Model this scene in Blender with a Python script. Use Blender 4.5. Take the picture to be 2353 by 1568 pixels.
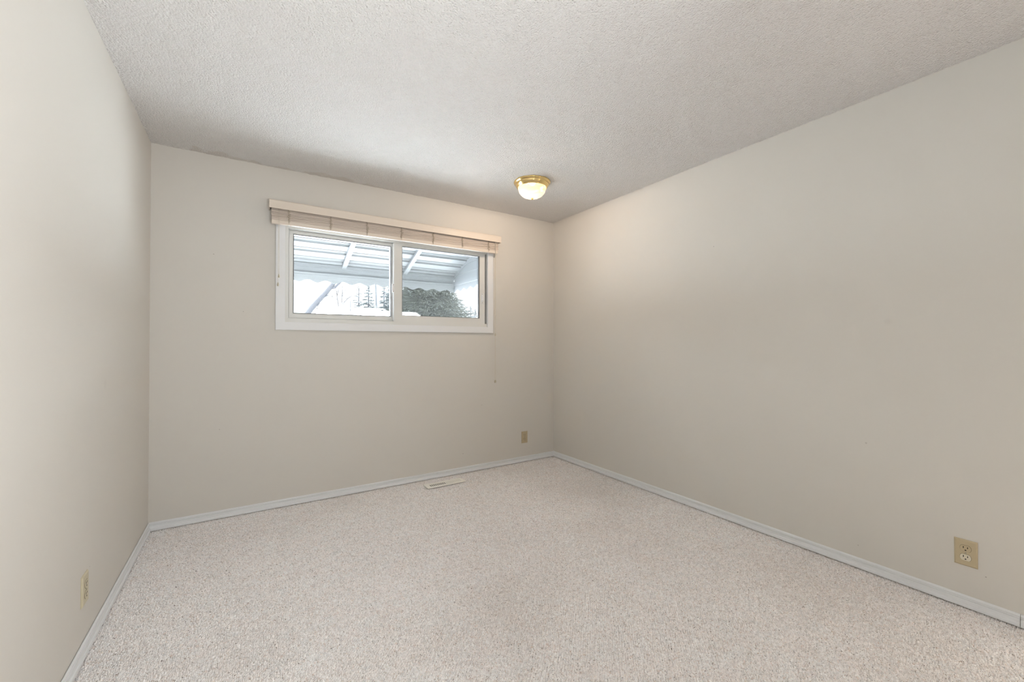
import bpy, bmesh, math, random
import numpy as np
from mathutils import Vector, Matrix

random.seed(7)
RNG = np.random.default_rng(11)
SC = bpy.context.scene
COL = SC.collection
for o in list(bpy.data.objects):
    bpy.data.objects.remove(o)

# ------------------------------------------------------------------ room dimensions (metres)
XL, XR = -0.511, 2.679          # side walls
YB, YF = 3.367, -0.90           # window wall, wall behind the camera
ZC = 2.42                       # ceiling
GROUND = -0.70                  # snow outside

# ------------------------------------------------------------------ camera
cam = bpy.data.cameras.new('camera')
cam.sensor_fit = 'HORIZONTAL'
cam.sensor_width = 36.0
cam.lens = 36.0 * 947.3 / 2353.0
cam.shift_x = 2.83 / 2353.0
cam.shift_y = -2.32 / 2353.0
cam.clip_start, cam.clip_end = 0.02, 400
cam_o = bpy.data.objects.new('camera', cam)
COL.objects.link(cam_o)
cam_o.location = (0, 0, 1.1632)
cam_o.rotation_euler = (math.radians(90 + 0.514), 0, -math.radians(32.597))
SC.camera = cam_o

# ------------------------------------------------------------------ world, sun, lights, exposure
SC.view_settings.view_transform = 'Standard'
SC.view_settings.look = 'None'
SC.view_settings.exposure = 0.23
SC.view_settings.gamma = 1.0
SC.view_settings.use_curve_mapping = False
w = bpy.data.worlds.new('winter_sky')
SC.world = w
w.use_nodes = True
bg = w.node_tree.nodes['Background']
bg.inputs['Color'].default_value = (0.93, 0.97, 1.0, 1)
# bright overcast: several times brighter overhead than at the horizon
_nt = w.node_tree
_g = _nt.nodes.new('ShaderNodeTexCoord')
_s = _nt.nodes.new('ShaderNodeSeparateXYZ')
_r = _nt.nodes.new('ShaderNodeMapRange')
_r.interpolation_type = 'SMOOTHSTEP'
SKY_LOW, SKY_HIGH = 2.3, 26.5
_r.inputs['From Min'].default_value = 0.09
_r.inputs['From Max'].default_value = 0.32
_r.inputs['To Min'].default_value = SKY_LOW
_r.inputs['To Max'].default_value = SKY_HIGH
_nt.links.new(_g.outputs['Generated'], _s.inputs[0])
_nt.links.new(_s.outputs['Z'], _r.inputs['Value'])
_nt.links.new(_r.outputs[0], bg.inputs['Strength'])

sun = bpy.data.lights.new('sun', 'SUN')
sun.energy = 4.0
sun.angle = math.radians(0.6)
sun.color = (1.0, 0.95, 0.88)
sun_o = bpy.data.objects.new('sun', sun)
COL.objects.link(sun_o)
sun_o.rotation_euler = Vector((-0.45, 0.75, -0.80)).to_track_quat('-Z', 'Y').to_euler()


def area(name, loc, direction, size, power, color, shape='DISK', spread=180):
    l = bpy.data.lights.new(name, 'AREA')
    l.shape = shape
    l.size = size
    l.energy = power
    l.color = color
    l.spread = math.radians(spread)
    ob = bpy.data.objects.new(name, l)
    COL.objects.link(ob)
    ob.location = loc
    ob.rotation_euler = Vector(direction).to_track_quat('-Z', 'Y').to_euler()
    return ob


# added fills by the camera: flash-like at the left wall, weaker at the ceiling
area('flash_fill', (0.65, -0.10, 1.20), (-0.95, 0.46, 0.38), 0.30, 24.0, (0.96, 1.0, 1.0))
area('ceiling_fill', (0.35, -0.20, 0.90), (0.10, 0.50, 1.0), 0.60, 4.5, (0.80, 0.90, 1.0))
# area fill added at the right wall; no doorway stands there
side = area('side_fill', (XR - 0.02, -0.42, 0.83), (-1, 0, 0), 0.8, 10.0, (1.0, 0.88, 0.75), shape='RECTANGLE')
side.data.size_y = 1.45


# ------------------------------------------------------------------ materials
def mat(name, color, rough=0.6, metal=0.0, spec=0.5, vary=0.04, vscale=6.0, bump=0.0, bscale=200.0, bdist=0.002,
        color2=None, translucent=0.0):
    m = bpy.data.materials.new(name)
    m.use_nodes = True
    nt = m.node_tree
    p = nt.nodes['Principled BSDF']
    p.inputs['Roughness'].default_value = rough
    p.inputs['Metallic'].default_value = metal
    p.inputs['Specular IOR Level'].default_value = spec
    tc = nt.nodes.new('ShaderNodeTexCoord')
    nz = nt.nodes.new('ShaderNodeTexNoise')
    nz.inputs['Scale'].default_value = vscale
    nz.inputs['Detail'].default_value = 4
    nt.links.new(tc.outputs['Object'], nz.inputs['Vector'])
    mx = nt.nodes.new('ShaderNodeMix')
    mx.data_type = 'RGBA'
    c2 = color2 or tuple(c * (1 - vary * 2) for c in color)
    mx.inputs['A'].default_value = (*color, 1)
    mx.inputs['B'].default_value = (*c2, 1)
    nt.links.new(nz.outputs['Fac'], mx.inputs['Factor'])
    nt.links.new(mx.outputs['Result'], p.inputs['Base Color'])
    if bump > 0:
        n2 = nt.nodes.new('ShaderNodeTexNoise')
        n2.inputs['Scale'].default_value = bscale
        n2.inputs['Detail'].default_value = 3
        nt.links.new(tc.outputs['Object'], n2.inputs['Vector'])
        b = nt.nodes.new('ShaderNodeBump')
        b.inputs['Strength'].default_value = bump
        b.inputs['Distance'].default_value = bdist
        nt.links.new(n2.outputs['Fac'], b.inputs['Height'])
        nt.links.new(b.outputs['Normal'], p.inputs['Normal'])
    return m


M = {}
M['wall'] = mat('cream_wall_paint', (0.725, 0.698, 0.655), 0.62, spec=0.25, vary=0.008, vscale=1.7, bump=0.10, bscale=320, bdist=0.0015)
M['trim'] = mat('white_trim_paint', (0.86, 0.88, 0.905), 0.42, vary=0.02, vscale=9)
M['casing'] = mat('white_casing_paint', (0.86, 0.875, 0.90), 0.45, vary=0.012, vscale=9)
M['vinyl'] = mat('white_vinyl', (0.77, 0.775, 0.76), 0.38, vary=0.01, vscale=5)
M['gasket'] = mat('dark_glazing_gasket', (0.10, 0.10, 0.10), 0.6, vary=0.1)
M['blind'] = mat('alabaster_blind_slats', (0.80, 0.70, 0.62), 0.45, vary=0.03, vscale=12)
M['valance'] = mat('cream_blind_valance', (0.80, 0.71, 0.62), 0.45, vary=0.01, vscale=8)
M['ladder'] = mat('aged_ladder_cord', (0.50, 0.42, 0.32), 0.8, vary=0.1, vscale=300)
M['cord'] = mat('cream_cord', (0.72, 0.66, 0.56), 0.8, vary=0.08, vscale=300)
M['tassel'] = mat('clouded_plastic_tassel', (0.62, 0.56, 0.44), 0.3, vary=0.08, vscale=60)
M['ivory'] = mat('ivory_plastic', (0.56, 0.47, 0.31), 0.35, vary=0.02, vscale=30)
M['ivory_lit'] = mat('lit_ivory_plastic', (0.64, 0.575, 0.42), 0.35, vary=0.02, vscale=30)  # paler copy of ivory: stronger light on the left outlet put into the colour
M['ivory_pale'] = mat('pale_ivory_plastic', (0.74, 0.69, 0.56), 0.3, vary=0.02, vscale=30)
M['slot'] = mat('dark_slot', (0.03, 0.024, 0.018), 0.8, vary=0.2, vscale=50)
M['steel'] = mat('dull_steel', (0.45, 0.42, 0.36), 0.4, metal=0.9, vary=0.05, vscale=80)
M['register'] = mat('almond_enamel_metal', (0.95, 0.935, 0.88), 0.45, spec=0.25, vary=0.01, vscale=20)
M['brass'] = mat('polished_brass', (0.80, 0.60, 0.27), 0.16, metal=1.0, vary=0.04, vscale=12)
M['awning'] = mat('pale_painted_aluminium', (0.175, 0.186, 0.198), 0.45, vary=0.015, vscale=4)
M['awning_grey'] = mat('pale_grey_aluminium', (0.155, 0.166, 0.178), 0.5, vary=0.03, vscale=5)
M['bounce_cut_slab'] = mat('dark_slab_grey', (0.24, 0.23, 0.22), 0.9, vary=0.1, vscale=3)
M['snow'] = mat('snow', (0.92, 0.93, 0.95), 0.8, vary=0.01, vscale=0.5, bump=0.3, bscale=3, bdist=0.05)
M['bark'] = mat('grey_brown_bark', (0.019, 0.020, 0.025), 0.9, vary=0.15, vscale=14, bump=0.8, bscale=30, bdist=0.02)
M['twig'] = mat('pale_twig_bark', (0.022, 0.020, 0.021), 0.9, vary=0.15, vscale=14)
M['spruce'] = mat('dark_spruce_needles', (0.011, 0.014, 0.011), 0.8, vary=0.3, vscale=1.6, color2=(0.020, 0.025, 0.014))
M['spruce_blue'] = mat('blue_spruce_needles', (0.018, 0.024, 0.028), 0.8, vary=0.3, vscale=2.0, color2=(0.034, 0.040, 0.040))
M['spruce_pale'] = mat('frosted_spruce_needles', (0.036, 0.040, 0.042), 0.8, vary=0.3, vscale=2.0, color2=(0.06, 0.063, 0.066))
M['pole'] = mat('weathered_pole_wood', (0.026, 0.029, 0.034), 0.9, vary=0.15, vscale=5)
M['siding'] = mat('grey_siding', (0.24, 0.24, 0.26), 0.7, vary=0.05, vscale=2)
M['ridge'] = mat('brown_shingle_edge', (0.06, 0.052, 0.048), 0.9, vary=0.3, vscale=9)
M['metal_dark'] = mat('dark_flue_metal', (0.09, 0.10, 0.12), 0.5, vary=0.2)
M['shingle'] = mat('grey_roof_shingles', (0.30, 0.29, 0.28), 0.9, vary=0.2, vscale=8)


def add_marks(name, marks):
    """wall paint with a few old nail holes and scuffs: (x, y, z, radius, soft, strength)"""
    m = M['wall'].copy()
    m.name = name
    nt = m.node_tree
    p = nt.nodes['Principled BSDF']
    src = p.inputs['Base Color'].links[0].from_socket
    tc = [n for n in nt.nodes if n.type == 'TEX_COORD'][0]
    for x, y, z, rad, soft, k in marks:
        d = nt.nodes.new('ShaderNodeVectorMath')
        d.operation = 'DISTANCE'
        d.inputs[1].default_value = (x, y, z)
        nt.links.new(tc.outputs['Object'], d.inputs[0])
        mr = nt.nodes.new('ShaderNodeMapRange')
        mr.inputs['From Min'].default_value = rad
        mr.inputs['From Max'].default_value = rad * (1 - soft)
        mr.inputs['To Max'].default_value = k
        nt.links.new(d.outputs['Value'], mr.inputs['Value'])
        mx = nt.nodes.new('ShaderNodeMix')
        mx.data_type = 'RGBA'
        nt.links.new(mr.outputs[0], mx.inputs['Factor'])
        nt.links.new(src, mx.inputs['A'])
        mx.inputs['B'].default_value = (0.22, 0.19, 0.17, 1)
        src = mx.outputs['Result']
    nt.links.new(src, p.inputs['Base Color'])
    return m


M['wall_b'] = add_marks('cream_wall_paint_nail_holes', [(-0.19, YB, 1.759, .0035, .5, .7), (-0.023, YB, 1.384, .003, .5, .6), (-0.153, YB, 0.591, .003, .5, .6),
                                                        (1.643, YB, 0.172, .004, .5, .7), (1.834, YB, 0.595, .005, .6, .35)])
M['wall_r'] = add_marks('cream_wall_paint_scuffed', [(XR, 0.715, 1.272, .022, .7, .06), (XR, 1.619, 1.827, .0035, .5, .6), (XR, 0.400, 0.160, .003, .5, .6),
                                                     (XR, 0.804, 0.653, .006, .6, .30), (XR, 0.840, 0.116, .003, .5, .5)])
M['wall_l'] = add_marks('cream_wall_paint_left', [(XL, 2.237, 0.297, .003, .5, .5), (XL, 2.425, 0.988, .03, .8, .05)])


def ceiling_material():
    m = bpy.data.materials.new('stippled_ceiling_paint')
    m.use_nodes = True
    nt = m.node_tree
    L = nt.links.new
    p = nt.nodes['Principled BSDF']
    p.inputs['Roughness'].default_value = 0.85
    p.inputs['Specular IOR Level'].default_value = 0.15
    tc = nt.nodes.new('ShaderNodeTexCoord')
    n1 = nt.nodes.new('ShaderNodeTexNoise')
    n1.inputs['Scale'].default_value = 165
    n1.inputs['Detail'].default_value = 2.5
    n1.inputs['Roughness'].default_value = 0.6
    L(tc.outputs['Object'], n1.inputs['Vector'])
    v = nt.nodes.new('ShaderNodeTexVoronoi')
    v.feature = 'SMOOTH_F1'
    v.inputs['Scale'].default_value = 125
    L(tc.outputs['Object'], v.inputs['Vector'])
    mul = nt.nodes.new('ShaderNodeMath')
    mul.operation = 'MULTIPLY_ADD'
    mul.inputs[1].default_value = -0.9
    L(v.outputs['Distance'], mul.inputs[0])
    L(n1.outputs['Fac'], mul.inputs[2])
    b = nt.nodes.new('ShaderNodeBump')
    b.inputs['Strength'].default_value = 1.0
    b.inputs['Distance'].default_value = 0.0095
    L(mul.outputs[0], b.inputs['Height'])
    L(b.outputs['Normal'], p.inputs['Normal'])
    # old brown water stains in a ragged strip along the window wall
    sx = nt.nodes.new('ShaderNodeSeparateXYZ')
    L(tc.outputs['Object'], sx.inputs[0])
    ns = nt.nodes.new('ShaderNodeTexNoise')
    ns.inputs['Scale'].default_value = 5.5
    ns.inputs['Detail'].default_value = 5
    L(tc.outputs['Object'], ns.inputs['Vector'])
    # strip width follows the noise: stain where y > YB - (noise-0.52)*0.55, fading to the right
    a = nt.nodes.new('ShaderNodeMath'); a.operation = 'MULTIPLY_ADD'
    a.inputs[1].default_value = 0.55; a.inputs[2].default_value = -0.265 - YB
    L(ns.outputs['Fac'], a.inputs[0])
    s = nt.nodes.new('ShaderNodeMath'); s.operation = 'ADD'
    L(a.outputs[0], s.inputs[0]); L(sx.outputs['Y'], s.inputs[1])
    mr = nt.nodes.new('ShaderNodeMapRange')
    mr.inputs['From Min'].default_value = 0.0
    mr.inputs['From Max'].default_value = 0.035
    mr.inputs['To Max'].default_value = 0.22
    L(s.outputs[0], mr.inputs['Value'])
    xr = nt.nodes.new('ShaderNodeMapRange')
    xr.inputs['From Min'].default_value = 1.3
    xr.inputs['From Max'].default_value = 0.9
    L(sx.outputs['X'], xr.inputs['Value'])
    f = nt.nodes.new('ShaderNodeMath'); f.operation = 'MULTIPLY'
    L(mr.outputs[0], f.inputs[0]); L(xr.outputs[0], f.inputs[1])
    mx = nt.nodes.new('ShaderNodeMix'); mx.data_type = 'RGBA'
    mx.inputs['A'].default_value = (0.90, 0.88, 0.865, 1)
    mx.inputs['B'].default_value = (0.55, 0.45, 0.33, 1)
    L(f.outputs[0], mx.inputs['Factor'])
    L(mx.outputs['Result'], p.inputs['Base Color'])
    return m


def carpet_material():
    m = bpy.data.materials.new('flecked_berber_carpet')
    m.use_nodes = True
    nt = m.node_tree
    L = nt.links.new
    p = nt.nodes['Principled BSDF']
    p.inputs['Roughness'].default_value = 0.95
    p.inputs['Specular IOR Level'].default_value = 0.1
    at = nt.nodes.new('ShaderNodeAttribute')
    at.attribute_name = 'yarn'
    tc = nt.nodes.new('ShaderNodeTexCoord')

    def noise(scale, off, detail=2.0, stretch=(1, 1, 1), rot=0.0):
        mp = nt.nodes.new('ShaderNodeMapping')
        mp.inputs['Location'].default_value = (off, off * 0.7, 0)
        mp.inputs['Rotation'].default_value = (0, 0, rot)
        mp.inputs['Scale'].default_value = stretch
        L(tc.outputs['Object'], mp.inputs['Vector'])
        n = nt.nodes.new('ShaderNodeTexNoise')
        n.inputs['Scale'].default_value = scale
        n.inputs['Detail'].default_value = detail
        L(mp.outputs[0], n.inputs['Vector'])
        return n.outputs['Fac']

    def ramp(val, lo, hi, a, b):
        mr = nt.nodes.new('ShaderNodeMapRange')
        mr.inputs['From Min'].default_value = lo
        mr.inputs['From Max'].default_value = hi
        mr.inputs['To Min'].default_value = a
        mr.inputs['To Max'].default_value = b
        L(val, mr.inputs['Value'])
        return mr.outputs[0]

    sc = nt.nodes.new('ShaderNodeVectorMath')
    sc.operation = 'SCALE'
    L(at.outputs['Color'], sc.inputs[0])
    L(ramp(noise(420, 0.0, 2.0), 0.3, 0.7, 0.88, 1.11), sc.inputs['Scale'])
    col = sc.outputs[0]

    def fleck(c, fac):
        nonlocal col
        mx = nt.nodes.new('ShaderNodeMix')
        mx.data_type = 'RGBA'
        L(fac, mx.inputs['Factor'])
        L(col, mx.inputs['A'])
        mx.inputs['B'].default_value = (*c, 1)
        col = mx.outputs['Result']

    # yarn flecks: pinkish and tan drifts, small rust and dark brown ticks
    fleck((0.74, 0.58, 0.52), ramp(noise(85, 3.1), 0.60, 0.72, 0.0, 0.55))
    fleck((0.70, 0.58, 0.46), ramp(noise(95, 7.7), 0.62, 0.74, 0.0, 0.50))
    fleck((0.72, 0.74, 0.77), ramp(noise(60, 5.3), 0.58, 0.72, 0.0, 0.40))
    fleck((0.42, 0.22, 0.13), ramp(noise(130, 11.0, 2.0, (1, 1.8, 1), 0.7), 0.715, 0.745, 0.0, 0.75))
    fleck((0.50, 0.40, 0.35), ramp(noise(150, 31.0, 2.0, (1, 1.7, 1), 0.7), 0.615, 0.68, 0.0, 0.50))
    fleck((0.14, 0.11, 0.095), ramp(noise(125, 17.0, 2.0, (1, 2.8, 1), 0.7), 0.672, 0.700, 0.0, 0.85))
    fleck((0.24, 0.20, 0.18), ramp(noise(125, 23.0, 2.0, (2.6, 1, 1), 0.7), 0.668, 0.700, 0.0, 0.75))
    # trodden, slightly soiled patches
    fleck((0.52, 0.43, 0.36), ramp(noise(1.1, 41.0, 4.0), 0.50, 0.72, 0.0, 0.18))
    L(col, p.inputs['Base Color'])
    return m


def glass_material(name, tint, gloss=0.06):
    m = bpy.data.materials.new(name)
    m.use_nodes = True
    nt = m.node_tree
    nt.nodes.remove(nt.nodes['Principled BSDF'])
    out = nt.nodes['Material Output']
    t = nt.nodes.new('ShaderNodeBsdfTransparent')
    t.inputs['Color'].default_value = (*tint, 1)
    g = nt.nodes.new('ShaderNodeBsdfGlossy')
    g.inputs['Roughness'].default_value = 0.01
    lw = nt.nodes.new('ShaderNodeLayerWeight')
    lw.inputs['Blend'].default_value = 0.12
    mu = nt.nodes.new('ShaderNodeMath')
    mu.operation = 'MULTIPLY_ADD'
    mu.inputs[1].default_value = 0.5
    mu.inputs[2].default_value = gloss * 0.5
    nt.links.new(lw.outputs['Fresnel'], mu.inputs[0])
    mix = nt.nodes.new('ShaderNodeMixShader')
    nt.links.new(mu.outputs[0], mix.inputs[0])
    nt.links.new(t.outputs[0], mix.inputs[1])
    nt.links.new(g.outputs[0], mix.inputs[2])
    nt.links.new(mix.outputs[0], out.inputs['Surface'])
    return m


def screen_material():
    m = bpy.data.materials.new('grey_insect_mesh')
    m.use_nodes = True
    nt = m.node_tree
    nt.nodes.remove(nt.nodes['Principled BSDF'])
    out = nt.nodes['Material Output']
    t = nt.nodes.new('ShaderNodeBsdfTransparent')
    d = nt.nodes.new('ShaderNodeBsdfDiffuse')
    d.inputs['Color'].default_value = (0.085, 0.088, 0.09, 1)
    tr = nt.nodes.new('ShaderNodeBsdfTranslucent')
    tr.inputs['Color'].default_value = (0.04, 0.042, 0.043, 1)
    ad = nt.nodes.new('ShaderNodeAddShader')
    nt.links.new(d.outputs[0], ad.inputs[0])
    nt.links.new(tr.outputs[0], ad.inputs[1])
    mix = nt.nodes.new('ShaderNodeMixShader')
    mix.inputs[0].default_value = 0.24
    nt.links.new(t.outputs[0], mix.inputs[1])
    nt.links.new(ad.outputs[0], mix.inputs[2])
    nt.links.new(mix.outputs[0], out.inputs['Surface'])
    return m


def dome_material():
    m = bpy.data.materials.new('ribbed_frosted_glass')
    m.use_nodes = True
    nt = m.node_tree
    nt.nodes.remove(nt.nodes['Principled BSDF'])
    out = nt.nodes['Material Output']
    t = nt.nodes.new('ShaderNodeBsdfTransparent')
    t.inputs['Color'].default_value = (0.97, 0.93, 0.88, 1)
    tr = nt.nodes.new('ShaderNodeBsdfTranslucent')
    tr.inputs['Color'].default_value = (0.95, 0.87, 0.76, 1)
    g = nt.nodes.new('ShaderNodeBsdfGlossy')
    g.inputs['Roughness'].default_value = 0.15
    m1 = nt.nodes.new('ShaderNodeMixShader')
    m1.inputs[0].default_value = 0.035
    nt.links.new(t.outputs[0], m1.inputs[1])
    nt.links.new(tr.outputs[0], m1.inputs[2])
    m2 = nt.nodes.new('ShaderNodeMixShader')
    m2.inputs[0].default_value = 0.05
    nt.links.new(m1.outputs[0], m2.inputs[1])
    nt.links.new(g.outputs[0], m2.inputs[2])
    nt.links.new(m2.outputs[0], out.inputs['Surface'])
    return m


def bulb_material():
    m = bpy.data.materials.new('lit_bulb')
    m.use_nodes = True
    nt = m.node_tree
    nt.nodes.remove(nt.nodes['Principled BSDF'])
    e = nt.nodes.new('ShaderNodeEmission')
    e.inputs['Color'].default_value = (1.0, 0.86, 0.68, 1)
    e.inputs['Strength'].default_value = 9.0
    nt.links.new(e.outputs[0], nt.nodes['Material Output'].inputs['Surface'])
    return m


M['ceiling'] = ceiling_material()
M['carpet'] = carpet_material()
M['glass'] = glass_material('window_glass', (0.90, 0.925, 0.93))
M['screen'] = screen_material()
M['dome'] = dome_material()
M['bulb'] = bulb_material()


# ------------------------------------------------------------------ mesh helpers
def box(bm, x0, x1, y0, y1, z0, z1, bevel=0.0, seg=1):
    r = bmesh.ops.create_cube(bm, size=1.0)
    vs = r['verts']
    for v in vs:
        v.co = Vector(((x0 + x1) / 2 + v.co.x * (x1 - x0), (y0 + y1) / 2 + v.co.y * (y1 - y0), (z0 + z1) / 2 + v.co.z * (z1 - z0)))
    if bevel > 0:
        es = list({e for v in vs for e in v.link_edges})
        bmesh.ops.bevel(bm, geom=es, offset=bevel, segments=seg, affect='EDGES', profile=0.5)


def prism(bm, pts, axis, a, b):
    """closed polygon pts (two coordinates) extruded along axis from a to b; the two others in x,y,z order"""
    def mk(p, t):
        if axis == 0: return (t, p[0], p[1])
        if axis == 1: return (p[0], t, p[1])
        return (p[0], p[1], t)
    A = [bm.verts.new(mk(p, a)) for p in pts]
    B = [bm.verts.new(mk(p, b)) for p in pts]
    n = len(pts)
    bm.faces.new(A[::-1])
    bm.faces.new(B)
    for i in range(n):
        bm.faces.new((A[i], A[(i + 1) % n], B[(i + 1) % n], B[i]))


def tube(bm, pts, radii, n=8, cap=True):
    pts = [Vector(p) for p in pts]
    if not hasattr(radii, '__len__'):
        radii = [radii] * len(pts)
    rings = []
    for i, p in enumerate(pts):
        d = (pts[min(i + 1, len(pts) - 1)] - pts[max(i - 1, 0)]).normalized()
        ref = Vector((0, 1, 0)) if abs(d.y) < 0.9 else Vector((1, 0, 0))
        u = d.cross(ref).normalized()
        v = d.cross(u).normalized()
        rings.append([bm.verts.new(p + (u * math.cos(t) + v * math.sin(t)) * radii[i]) for t in [2 * math.pi * k / n for k in range(n)]])
    for a, b in zip(rings, rings[1:]):
        for k in range(n):
            bm.faces.new((a[k], a[(k + 1) % n], b[(k + 1) % n], b[k]))
    if cap:
        bm.faces.new(rings[0][::-1])
        bm.faces.new(rings[-1])


def lathe(bm, prof, n=48, rib=0.0, ribs=0, axis_pt=(0, 0, 0)):
    """prof: list of (radius, z); spun about z through axis_pt"""
    ax = Vector(axis_pt)
    rings = []
    for r, z in prof:
        if r < 1e-6:
            rings.append([bm.verts.new(ax + Vector((0, 0, z)))])
        else:
            rings.append([bm.verts.new(ax + Vector(((r * (1 + rib * math.cos(ribs * t))) * math.cos(t), (r * (1 + rib * math.cos(ribs * t))) * math.sin(t), z)))
                          for t in [2 * math.pi * k / n for k in range(n)]])
    for a, b in zip(rings, rings[1:]):
        for k in range(n):
            k2 = (k + 1) % n
            if len(a) == 1 and len(b) == 1:
                continue
            if len(a) == 1:
                bm.faces.new((a[0], b[k], b[k2]))
            elif len(b) == 1:
                bm.faces.new((a[k], b[0], a[k2]))
            else:
                bm.faces.new((a[k], b[k], b[k2], a[k2]))


def ring_frame(bm, x0, x1, z0, z1, wl, wr, wb, wt, y0, y1, bevel=0.0):
    """mitred rectangular frame in the xz plane; outer x0..x1, z0..z1; member widths; depth y0..y1"""
    o = [(x0, z0), (x1, z0), (x1, z1), (x0, z1)]
    i = [(x0 + wl, z0 + wb), (x1 - wr, z0 + wb), (x1 - wr, z1 - wt), (x0 + wl, z1 - wt)]
    F = [[bm.verts.new((p[0], y, p[1])) for p in ring] for y in (y0, y1) for ring in (o, i)]
    of, inf, ob, ib = F
    new = []
    for k in range(4):
        k2 = (k + 1) % 4
        new.append(bm.faces.new((of[k], of[k2], inf[k2], inf[k])))
        new.append(bm.faces.new((ob[k2], ob[k], ib[k], ib[k2])))
        new.append(bm.faces.new((of[k2], of[k], ob[k], ob[k2])))
        new.append(bm.faces.new((inf[k], inf[k2], ib[k2], ib[k])))
    if bevel > 0:
        es = [e for e in {e for f in new[0::4] for e in f.edges} if len(e.link_faces) == 2 and abs(e.link_faces[0].normal.dot(e.link_faces[1].normal)) < 0.5]
        bm.normal_update()
        es = [e for e in {e for f in new[0::4] for e in f.edges} if len(e.link_faces) == 2 and abs(e.link_faces[0].normal.dot(e.link_faces[1].normal)) < 0.5]
        bmesh.ops.bevel(bm, geom=es, offset=bevel, segments=2, affect='EDGES')


def obj(name, bm, m, parent=None, smooth=False):
    me = bpy.data.meshes.new(name)
    bmesh.ops.recalc_face_normals(bm, faces=bm.faces[:])
    bm.to_mesh(me)
    bm.free()
    me.materials.append(m)
    if smooth:
        for p in me.polygons:
            p.use_smooth = True
    o = bpy.data.objects.new(name, me)
    COL.objects.link(o)
    if parent is not None:
        o.parent = parent
        o.matrix_parent_inverse = Matrix.Translation(-Vector(parent.location)) if parent.parent is None else Matrix()
    return o


def empty(name, loc=(0, 0, 0)):
    o = bpy.data.objects.new(name, None)
    o.empty_display_size = 0.1
    o.location = loc
    COL.objects.link(o)
    return o


def tag(o, label, cat, group=None, kind=None):
    o['label'] = label
    o['category'] = cat
    if group: o['group'] = group
    if kind: o['kind'] = kind
    return o


def struct(o, label=None, cat=None):
    o['kind'] = 'structure'
    if label: o['label'] = label
    if cat: o['category'] = cat
    return o


def NB():
    return bmesh.new()


# ------------------------------------------------------------------ room shell
T = 0.13
b = NB(); box(b, XL - T, XL, YF - T, YB + 0.2, -0.2, ZC + 0.12)
struct(obj('wall_left', b, M['wall_l']), 'plain cream painted side wall on the left', 'wall')
b = NB(); box(b, XR, XR + T, YF - T, YB + 0.2, -0.2, ZC + 0.12)
struct(obj('wall_right', b, M['wall_r']), 'plain cream painted side wall on the right', 'wall')
b = NB(); box(b, XL, XR, YF - T, YF, -0.2, ZC + 0.12)
struct(obj('wall_front', b, M['wall']), 'cream wall behind the camera', 'wall')
# window wall with its opening
OX0, OX1, OZ0, OZ1 = 0.200, 1.915, 1.290, 2.050
b = NB()
for a in ((XL, OX0, -0.2, ZC + 0.12), (OX1, XR, -0.2, ZC + 0.12), (OX0, OX1, -0.2, OZ0), (OX0, OX1, OZ1, ZC + 0.12)):
    box(b, a[0], a[1], YB, YB + 0.185, a[2], a[3])
struct(obj('wall_back', b, M['wall_b']), 'cream painted window wall', 'wall')
# unseen roof and side walls beyond this room, added to cast the house's shade
b = NB()
box(b, -5.0, XL - T, YB + 0.06, YB + 0.185, GROUND, ZC + 0.12)
box(b, XR + T, 7.0, YB + 0.06, YB + 0.185, GROUND, ZC + 0.12)
box(b, -5.0, 7.0, YB + 0.06, YB + 0.185, GROUND, -0.2)
struct(obj('wall_outside', b, M['siding']))
b = NB()
prism(b, [(-4.2, ZC + 0.14), (YB + 0.42, ZC + 0.14), (YB + 0.42, ZC + 0.26), (-0.2, ZC + 1.35), (-4.2, ZC + 0.26)], 0, -5.2, 7.2)
struct(obj('roof', b, M['shingle']))


def grid_mesh(name, X, Y, Z, m, color=None):
    ny, nx = X.shape
    me = bpy.data.meshes.new(name)
    nv = nx * ny
    me.vertices.add(nv)
    me.vertices.foreach_set('co', np.stack([X, Y, Z], -1).astype(np.float32).ravel())
    idx = np.arange(nv, dtype=np.int32).reshape(ny, nx)
    q = np.stack([idx[:-1, :-1], idx[:-1, 1:], idx[1:, 1:], idx[1:, :-1]], -1).reshape(-1, 4)
    nf = len(q)
    me.loops.add(nf * 4)
    me.loops.foreach_set('vertex_index', q.ravel())
    me.polygons.add(nf)
    me.polygons.foreach_set('loop_start', np.arange(0, nf * 4, 4, dtype=np.int32))
    me.polygons.foreach_set('use_smooth', np.ones(nf, dtype=bool))
    me.update(calc_edges=True)
    if color is not None:
        at = me.attributes.new('yarn', 'FLOAT_COLOR', 'POINT')
        at.data.foreach_set('color', color.astype(np.float32).ravel())
    me.materials.append(m)
    o = bpy.data.objects.new(name, me)
    COL.objects.link(o)
    return o


def smooth_noise(X, Y, scale, seed):
    r = np.random.default_rng(seed)
    t = r.random((256, 256)).astype(np.float32)
    u, v = X * scale, Y * scale
    iu, iv = np.floor(u).astype(int), np.floor(v).astype(int)
    fu, fv = u - iu, v - iv
    fu, fv = fu * fu * (3 - 2 * fu), fv * fv * (3 - 2 * fv)
    g = lambda a, c: t[a % 256, c % 256]
    return (g(iu, iv) * (1 - fu) + g(iu + 1, iv) * fu) * (1 - fv) + (g(iu, iv + 1) * (1 - fu) + g(iu + 1, iv + 1) * fu) * fv


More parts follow.
